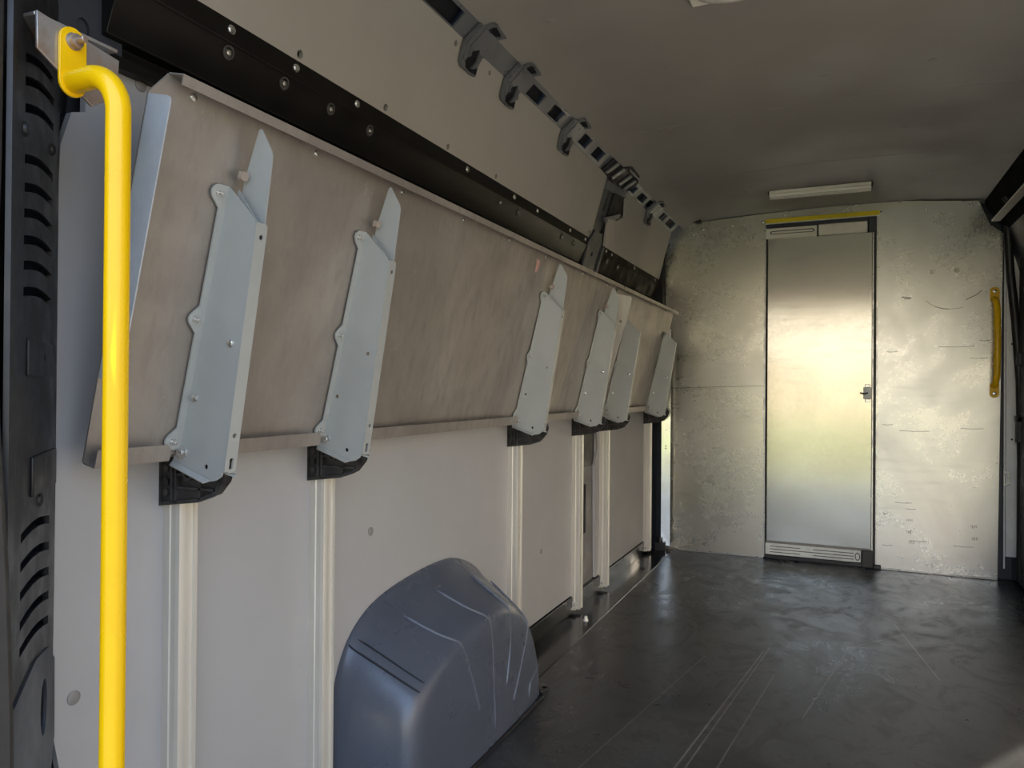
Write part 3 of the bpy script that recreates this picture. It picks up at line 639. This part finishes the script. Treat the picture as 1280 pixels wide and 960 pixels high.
# small yellow grab handle on the bulkhead
gh = empty('grab_bar', (.708, YB, 1.2)); tag(gh, 'small yellow grab bar at the right edge of the bulkhead', 'handle')
for z, s in ((1.452, 1), (.946, -1)):
    bm = bmn(); plate(bm, arc(.706, z + .006 * s, .021, 0, 180 * s, 10) + [(.685, z - .045 * s), (.727, z - .045 * s)], [], .005, (0, YB, 0), (1, 0, 0), (0, 0, 1)); f = finish(bm, 'foot', M['yellow2'], gh)
    screw((.706, YB - .005, z + .006 * s), (0, -1, 0), f, s=1.6)
bm = bmn(); tube(bm, [(.704, YB - .004, 1.418), (.706, YB - .030, 1.405), (.710, YB - .045, 1.37), (.712, YB - .048, 1.2), (.710, YB - .045, 1.03), (.706, YB - .030, .995), (.704, YB - .004, .98)], .0155, 14)
finish(bm, 'grip', M['yellow2'], gh)

# ------------------------------------------------------------------ right side: bright strip, seal, door post and track
bm = bmn(); box(bm, (.748, YB + .005, .06), (.755, YB + .02, 1.74)); box(bm, (.758, YB + .010, .12), (.83, YB + .02, 1.70))
r1 = struct(finish(bm, 'trim_7', M['postwhite']), 'bright painted door post right of the bulkhead')
for z in (1.19, .71): bm = bmn(); cyl(bm, (.783, YB + .011, z), (0, -1, 0), .005, .004, 10); finish(bm, 'hole_plug', M['recess'], r1)
bm = bmn(); plate(bm, rect(.748, .48, .775, .55), [rect(.753, .49, .770, .54)], .004, (0, YB + .006, 0), (1, 0, 0), (0, 0, 1)); finish(bm, 'striker', M['screw'], r1)
bm = bmn(); tube(bm, [(.752, 4.36, 1.78), (.765, 4.37, 1.55), (.788, 4.37, 1.30), (.806, 4.36, 1.0), (.810, 4.34, .6), (.806, 4.33, .02)], .019, 12)
sl = struct(finish(bm, 'trim_8', M['satin']), 'black rubber door seal right of the bulkhead')
bm = bmn(); box(bm, (.80, 4.20, 0), (.84, 4.36, 1.72)); finish(bm, 'door_post', M['satin'], sl, bevel=.01)
bm = bmn(); box(bm, (.782, 4.30, .70), (.815, 4.345, .83)); box(bm, (.779, 4.30, .80), (.815, 4.35, .832)); finish(bm, 'latch_block', M['satin'], sl, bevel=.004)
bm = bmn(); box(bm, (.785, 4.31, 1.08), (.815, 4.35, 1.14)); finish(bm, 'seal_clip', M['satin'], sl, bevel=.004)
bm = bmn(); extrude_y(bm, [(.66, 1.90), (.70, 1.83), (.745, 1.77), (.80, 1.72), (.86, 1.72), (.86, 1.98), (.66, 1.98)], .52, 4.40); finish(bm, 'header', M['matte'], sl)
tk = empty('door_track', (.70, 3.6, 1.78)); tag(tk, 'perforated grey metal door track in the upper right corner', 'track')
TU = Vector((.065, 0, .048)).normalized()
bm = bmn(); plate(bm, [(2.3, 0), (4.235, 0), (4.235, .05), (4.22, .062), (2.3, .062)], [circ(4.0, .035, .006, 10, .010), circ(3.75, .035, .006, 10, .010), circ(3.4, .035, .008, 10, .012), circ(3.0, .035, .008, 10, .012)], .004, (.663, 0, 1.785), UU, TU)
finish(bm, 'track_face', M['flange'], tk)
bm = bmn(); box(bm, (.664, 2.3, 1.778), (.700, 4.235, 1.785)); finish(bm, 'track_lip', M['rail'], tk)
bm = bmn(); cyl(bm, (.69, 3.97, 1.81), (-.6, 0, .8), .014, .03, 12); finish(bm, 'roller', M['satin'], tk)
bm = bmn(); box(bm, (.71, 3.86, 1.84), (.76, 3.95, 1.90)); finish(bm, 'rail_clip', M['trimdark'], tk, bevel=.01)
bm = bmn(); plate(bm, rect(.55, .02, 2.64, 1.60), [], .012, (.80, 0, 0), (0, 1, 0), (0, 0, 1)); finish(bm, 'lining_panel', M['rightbounce'], wr)  # out of view, added as a reflective sheet for bounced sun
bm = bmn(); box(bm, (.805, 2.66, .03), (.83, 4.18, 1.70)); d2 = struct(finish(bm, 'door_2', M['trimdark'], bevel=.01), 'closed sliding side door')
bm = bmn(); box(bm, (.795, 2.70, .10), (.806, 4.05, 1.15)); finish(bm, 'door_lining', M['rightbounce'], d2, bevel=.006)

# ------------------------------------------------------------------ ceiling lights
cl = empty('ceiling_light', (-.106, 3.985, 1.955)); tag(cl, 'long slim off-white ceiling light above the bulkhead door', 'light', None)
bm = bmn(); plate(bm, [(3.952, 1.958), (3.952, 1.944), (3.962, 1.942), (3.966, 1.932), (4.018, 1.928), (4.026, 1.936), (4.026, 1.958)], [], .468, (-.340, 0, 0), (0, 1, 0), (0, 0, 1)); finish(bm, 'housing', M['white'], cl)
bm = bmn(); box(bm, (-.332, 3.972, 1.9265), (-.13, 4.012, 1.931)); finish(bm, 'diffuser', M['dome'], cl, bevel=.003)
bm = bmn(); box(bm, (-.125, 3.970, 1.9262), (.085, 4.014, 1.9305)); finish(bm, 'lamp_cover', M['white'], cl, bevel=.003)
bm = bmn(); box(bm, (-.345, 3.95, 1.940), (-.339, 4.02, 1.958)); finish(bm, 'end_cap', M['satin'], cl)
bm = bmn(); box(bm, (.127, 3.95, 1.935), (.134, 4.02, 1.958)); finish(bm, 'end_cap', M['satin'], cl)
cl = empty('ceiling_light', (-.24, 1.87, 1.95)); tag(cl, 'white domed ceiling light at the top edge, nearer the viewer', 'light', None)
bm = bmn(); box(bm, (-.360, 1.800, 1.940), (-.12, 1.938, 1.962)); finish(bm, 'base_plate', M['white'], cl, bevel=.004)
bm = bmn(); lathe(bm, (-.24, 1.868, 1.941), (0, 0, -1), [(.064, 0), (.064, .004), (.058, .014), (.040, .022), (.015, .025)], 24)
for v in bm.verts: v.co.x = -.24 + (v.co.x + .24) * 1.65
finish(bm, 'dome', M['dome'], cl, smooth=60)

# ------------------------------------------------------------------ rear corner post with slots, frame edge, bracket and big yellow pole
A0 = Vector((-.875, .548, 0)); B0 = Vector((-1.04, .705, 0)); PU = (B0 - A0).normalized(); PZ = Vector((0, 0, 1))
SLT = [(1.336, .034), (1.308, .034), (1.276, .031), (1.216, .021), (1.182, .019), (1.152, .013), (1.120, .010), (1.090, .007), (1.059, .003), (.768, -.005), (.734, -.007), (.700, -.008), (.665, -.006), (.634, -.009)]
def slot_curve(z, dz):
    up_ = [(u, z + dz * ((u - .012) / .17) + .007 * math.sin(PI * (u - .012) / .17)) for u in (.012, .045, .08, .115, .15, .183)]
    return [(u, q - .0055) for u, q in up_] + [(u, q + .0055) for u, q in reversed(up_)]
bm = bmn(); plate(bm, [(-.05, .30), (.14, .30), (.222, .45), (.221, .55), (.2265, .80), (.2265, 1.30), (.232, 1.345), (.267, 1.351), (.286, 1.376), (.286, 1.46), (-.05, 1.60)],
                  [slot_curve(z, dz) for z, dz in SLT] + [circ(.142, .519, .024, 14, .040)], .006, A0, PU, PZ)
cp = struct(finish(bm, 'pillar_rear', M['satin'], bevel=.0015), 'black slotted rear corner post')
bm = bmn(); plate(bm, rect(-.04, .30, .215, 1.45), [], .004, A0 + Vector((-.018, -.018, 0)) * -1 * -1 - PU.cross(PZ) * .03, PU, PZ); finish(bm, 'slot_back', M['recess'], cp)
N2 = PU.cross(PZ)
for u, z in ((.010, 1.250), (.172, 1.274), (.12, .985), (.113, .80)):
    bm = bmn(); lathe(bm, A0 + PU * u + PZ * z + N2 * .006, N2, [(.009, 0), (.008, .003), (.004, .005)], 12); finish(bm, 'clip', M['satin'], cp)
bm = bmn(); plate(bm, rect(.03, .96, .195, 1.005), [], .005, A0 + N2 * .005, PU, PZ); plate(bm, rect(.06, .81, .21, .86), [], .005, A0 + N2 * .005, PU, PZ); finish(bm, 'raised_pad', M['satin'], cp, bevel=.004)
bm = bmn(); plate(bm, [(-.05, .30), (.14, .30), (.220, .45), (.216, .56), (.17, .59), (.09, .60), (-.05, .58)], [circ(.142, .519, .021, 14, .038)], .004, A0 + N2 * .005, PU, PZ); finish(bm, 'lower_body', M['body'], cp)
bm = bmn(); box(bm, (-1.09, .56, 1.46), (-1.03, .80, 1.75)); plate(bm, [(.64, 1.37), (.80, 1.44), (.80, 1.75), (.60, 1.75), (.60, 1.40)], [circ(.735, 1.475, .011, 12, .016)], .006, (-1.03, 0, 0), (0, 1, 0), (0, 0, 1)); finish(bm, 'upper_body', M['body'], cp)
# door frame edge strip, slightly bowed
FZ = [(1.75, -.845), (1.45, -.832), (1.20, -.833), (1.05, -.838), (.90, -.830), (.74, -.812), (.60, -.803), (.30, -.795), (-.05, -.79)]
bm = bmn()
plate(bm, [(x + .0, z) for z, x in FZ] + [(x - .20, z) for z, x in reversed(FZ)], [], .05, (0, .51, 0), (1, 0, 0), (0, 0, 1))
fr = struct(finish(bm, 'frame_left', M['seal'], bevel=.008), 'dark grey rear door frame edge')
bm = bmn(); tube(bm, [(x - .012, .452, z) for z, x in FZ], .008, 8); finish(bm, 'seal', M['satin'], fr)
bm = bmn(); box(bm, (-.98, .44, 1.80), (.86, .52, 2.02)); struct(finish(bm, 'frame_top', M['seal']))
bm = bmn(); box(bm, (.76, .44, -.05), (.86, .52, 1.85)); struct(finish(bm, 'frame_right', M['seal']))

mb = empty('mounting_bracket', (-.85, .60, 1.29)); tag(mb, 'galvanised bent bracket holding the top of the yellow pole', 'bracket')
bm = bmn(); plate(bm, [(.551, 1.337), (.620, 1.293), (.654, 1.316), (.657, 1.364), (.550, 1.380)], [], .004, (-.849, 0, 0), (0, 1, 0), (0, 0, 1))
plate(bm, [(.549, -.030), (.549, .001), (.657, .001), (.657, -.09), (.61, -.09)], [], .004, (-.849, 0, 1.379), (0, 1, 0), (1, 0, -.06)); finish(bm, 'bent_plate', M['rust'], mb, bevel=.001)
gp = empty('grab_pole', (-.7625, .592, 0)); tag(gp, 'large yellow tubular grab pole at the rear of the left wall', 'handle')
bm = bmn(); plate(bm, arc(.592, 1.360, .017, 0, 180, 10) + arc(.592, 1.311, .017, 180, 360, 10), [], .004, (-.8446, 0, 0), (0, 1, 0), (0, 0, 1)); ft = finish(bm, 'foot_plate', M['yellow'], gp, bevel=.0015)
bm = bmn(); lathe(bm, (-.841, .592, 1.360), (1, 0, 0), [(.0102, 0), (.0102, .002), (.0082, .0022), (.0082, .008), (.0042, .0085), (.0042, .020), (.003, .021)], 18); finish(bm, 'nut', M['rust'], ft)
path = [(-.843, .592, 1.312)] + [(-.811 + .0486 * math.sin(math.radians(a)), .592, 1.2634 + .0486 * math.cos(math.radians(a))) for a in range(0, 91, 9)] + [(-.7624, .592, z) for z in (1.21, 1.17, 1.1, .9, .7, .5, .3, .1, .004)]
bm = bmn(); tube(bm, path, .0136, 24); finish(bm, 'tube', M['yellow'], gp, smooth=60)
bm = bmn(); lathe(bm, (-.7624, .592, 0.0), (0, 0, 1), [(.032, 0), (.032, .004), (.020, .006), (.0155, .02)], 24); finish(bm, 'floor_flange', M['yellow'], gp)

# ------------------------------------------------------------------ light: sun from behind left, sky through the open rear doors
w = bpy.data.worlds.new('World'); scene.world = w; w.use_nodes = True
nt = w.node_tree; bg = nt.nodes['Background']
SUN_EL = math.radians(23)
sd = Vector((.555 * math.cos(SUN_EL), .832 * math.cos(SUN_EL), -math.sin(SUN_EL)))
tc = nt.nodes.new('ShaderNodeTexCoord'); sx = nt.nodes.new('ShaderNodeSeparateXYZ'); nt.links.new(tc.outputs['Generated'], sx.inputs[0])
cr = nt.nodes.new('ShaderNodeValToRGB'); nt.links.new(sx.outputs[2], cr.inputs[0])
e = cr.color_ramp.elements; e[0].position = 0.0; e[0].color = (.84, .70, .50, 1); e[1].position = 1.0; e[1].color = (.30, .48, .85, 1)
q = e.new(.10); q.color = (.88, .82, .73, 1); q = e.new(.22); q.color = (.60, .78, 1.05, 1)
nt.links.new(cr.outputs[0], bg.inputs[0]); bg.inputs[1].default_value = 4.5
sun = bpy.data.lights.new('sun', 'SUN'); sun.energy = 32.0; sun.angle = math.radians(.8); sun.color = (1, .90, .77)
so = bpy.data.objects.new('sun', sun); COL.objects.link(so); so.rotation_euler = sd.to_track_quat('-Z', 'Y').to_euler(); so.location = (-4, -6, 6)
pl = bpy.data.lights.new('sky_portal', 'AREA'); pl.shape = 'RECTANGLE'; pl.size = 1.75; pl.size_y = 1.9; pl.cycles.is_portal = True
po = bpy.data.objects.new('sky_portal', pl); COL.objects.link(po); po.location = (-.05, .43, .93); po.rotation_euler = Vector((0, 1, 0)).to_track_quat('-Z', 'Y').to_euler()

# ------------------------------------------------------------------ camera
cam = bpy.data.cameras.new('camera'); co = bpy.data.objects.new('camera', cam); COL.objects.link(co)
yaw, pitch, roll = math.radians(24.0), math.radians(.31), .0075
F = Vector((-math.sin(yaw) * math.cos(pitch), math.cos(yaw) * math.cos(pitch), math.sin(pitch)))
R0 = Vector((math.cos(yaw), math.sin(yaw), 0)); U0 = R0.cross(F)
R = R0 * math.cos(roll) + U0 * math.sin(roll); U = U0 * math.cos(roll) - R0 * math.sin(roll)
m = Matrix((R, U, -F)).transposed().to_4x4(); m.translation = Vector((0, 0, .95)); co.matrix_world = m
cam.sensor_fit = 'HORIZONTAL'; cam.sensor_width = 36.0; cam.lens = 925.0 / 1280 * 36; cam.clip_start = .02
scene.camera = co
vs = scene.view_settings; vs.view_transform = 'Standard'; vs.look = 'None'; vs.gamma = 1; vs.exposure = -.56
try: vs.use_curve_mapping = False
except Exception: pass
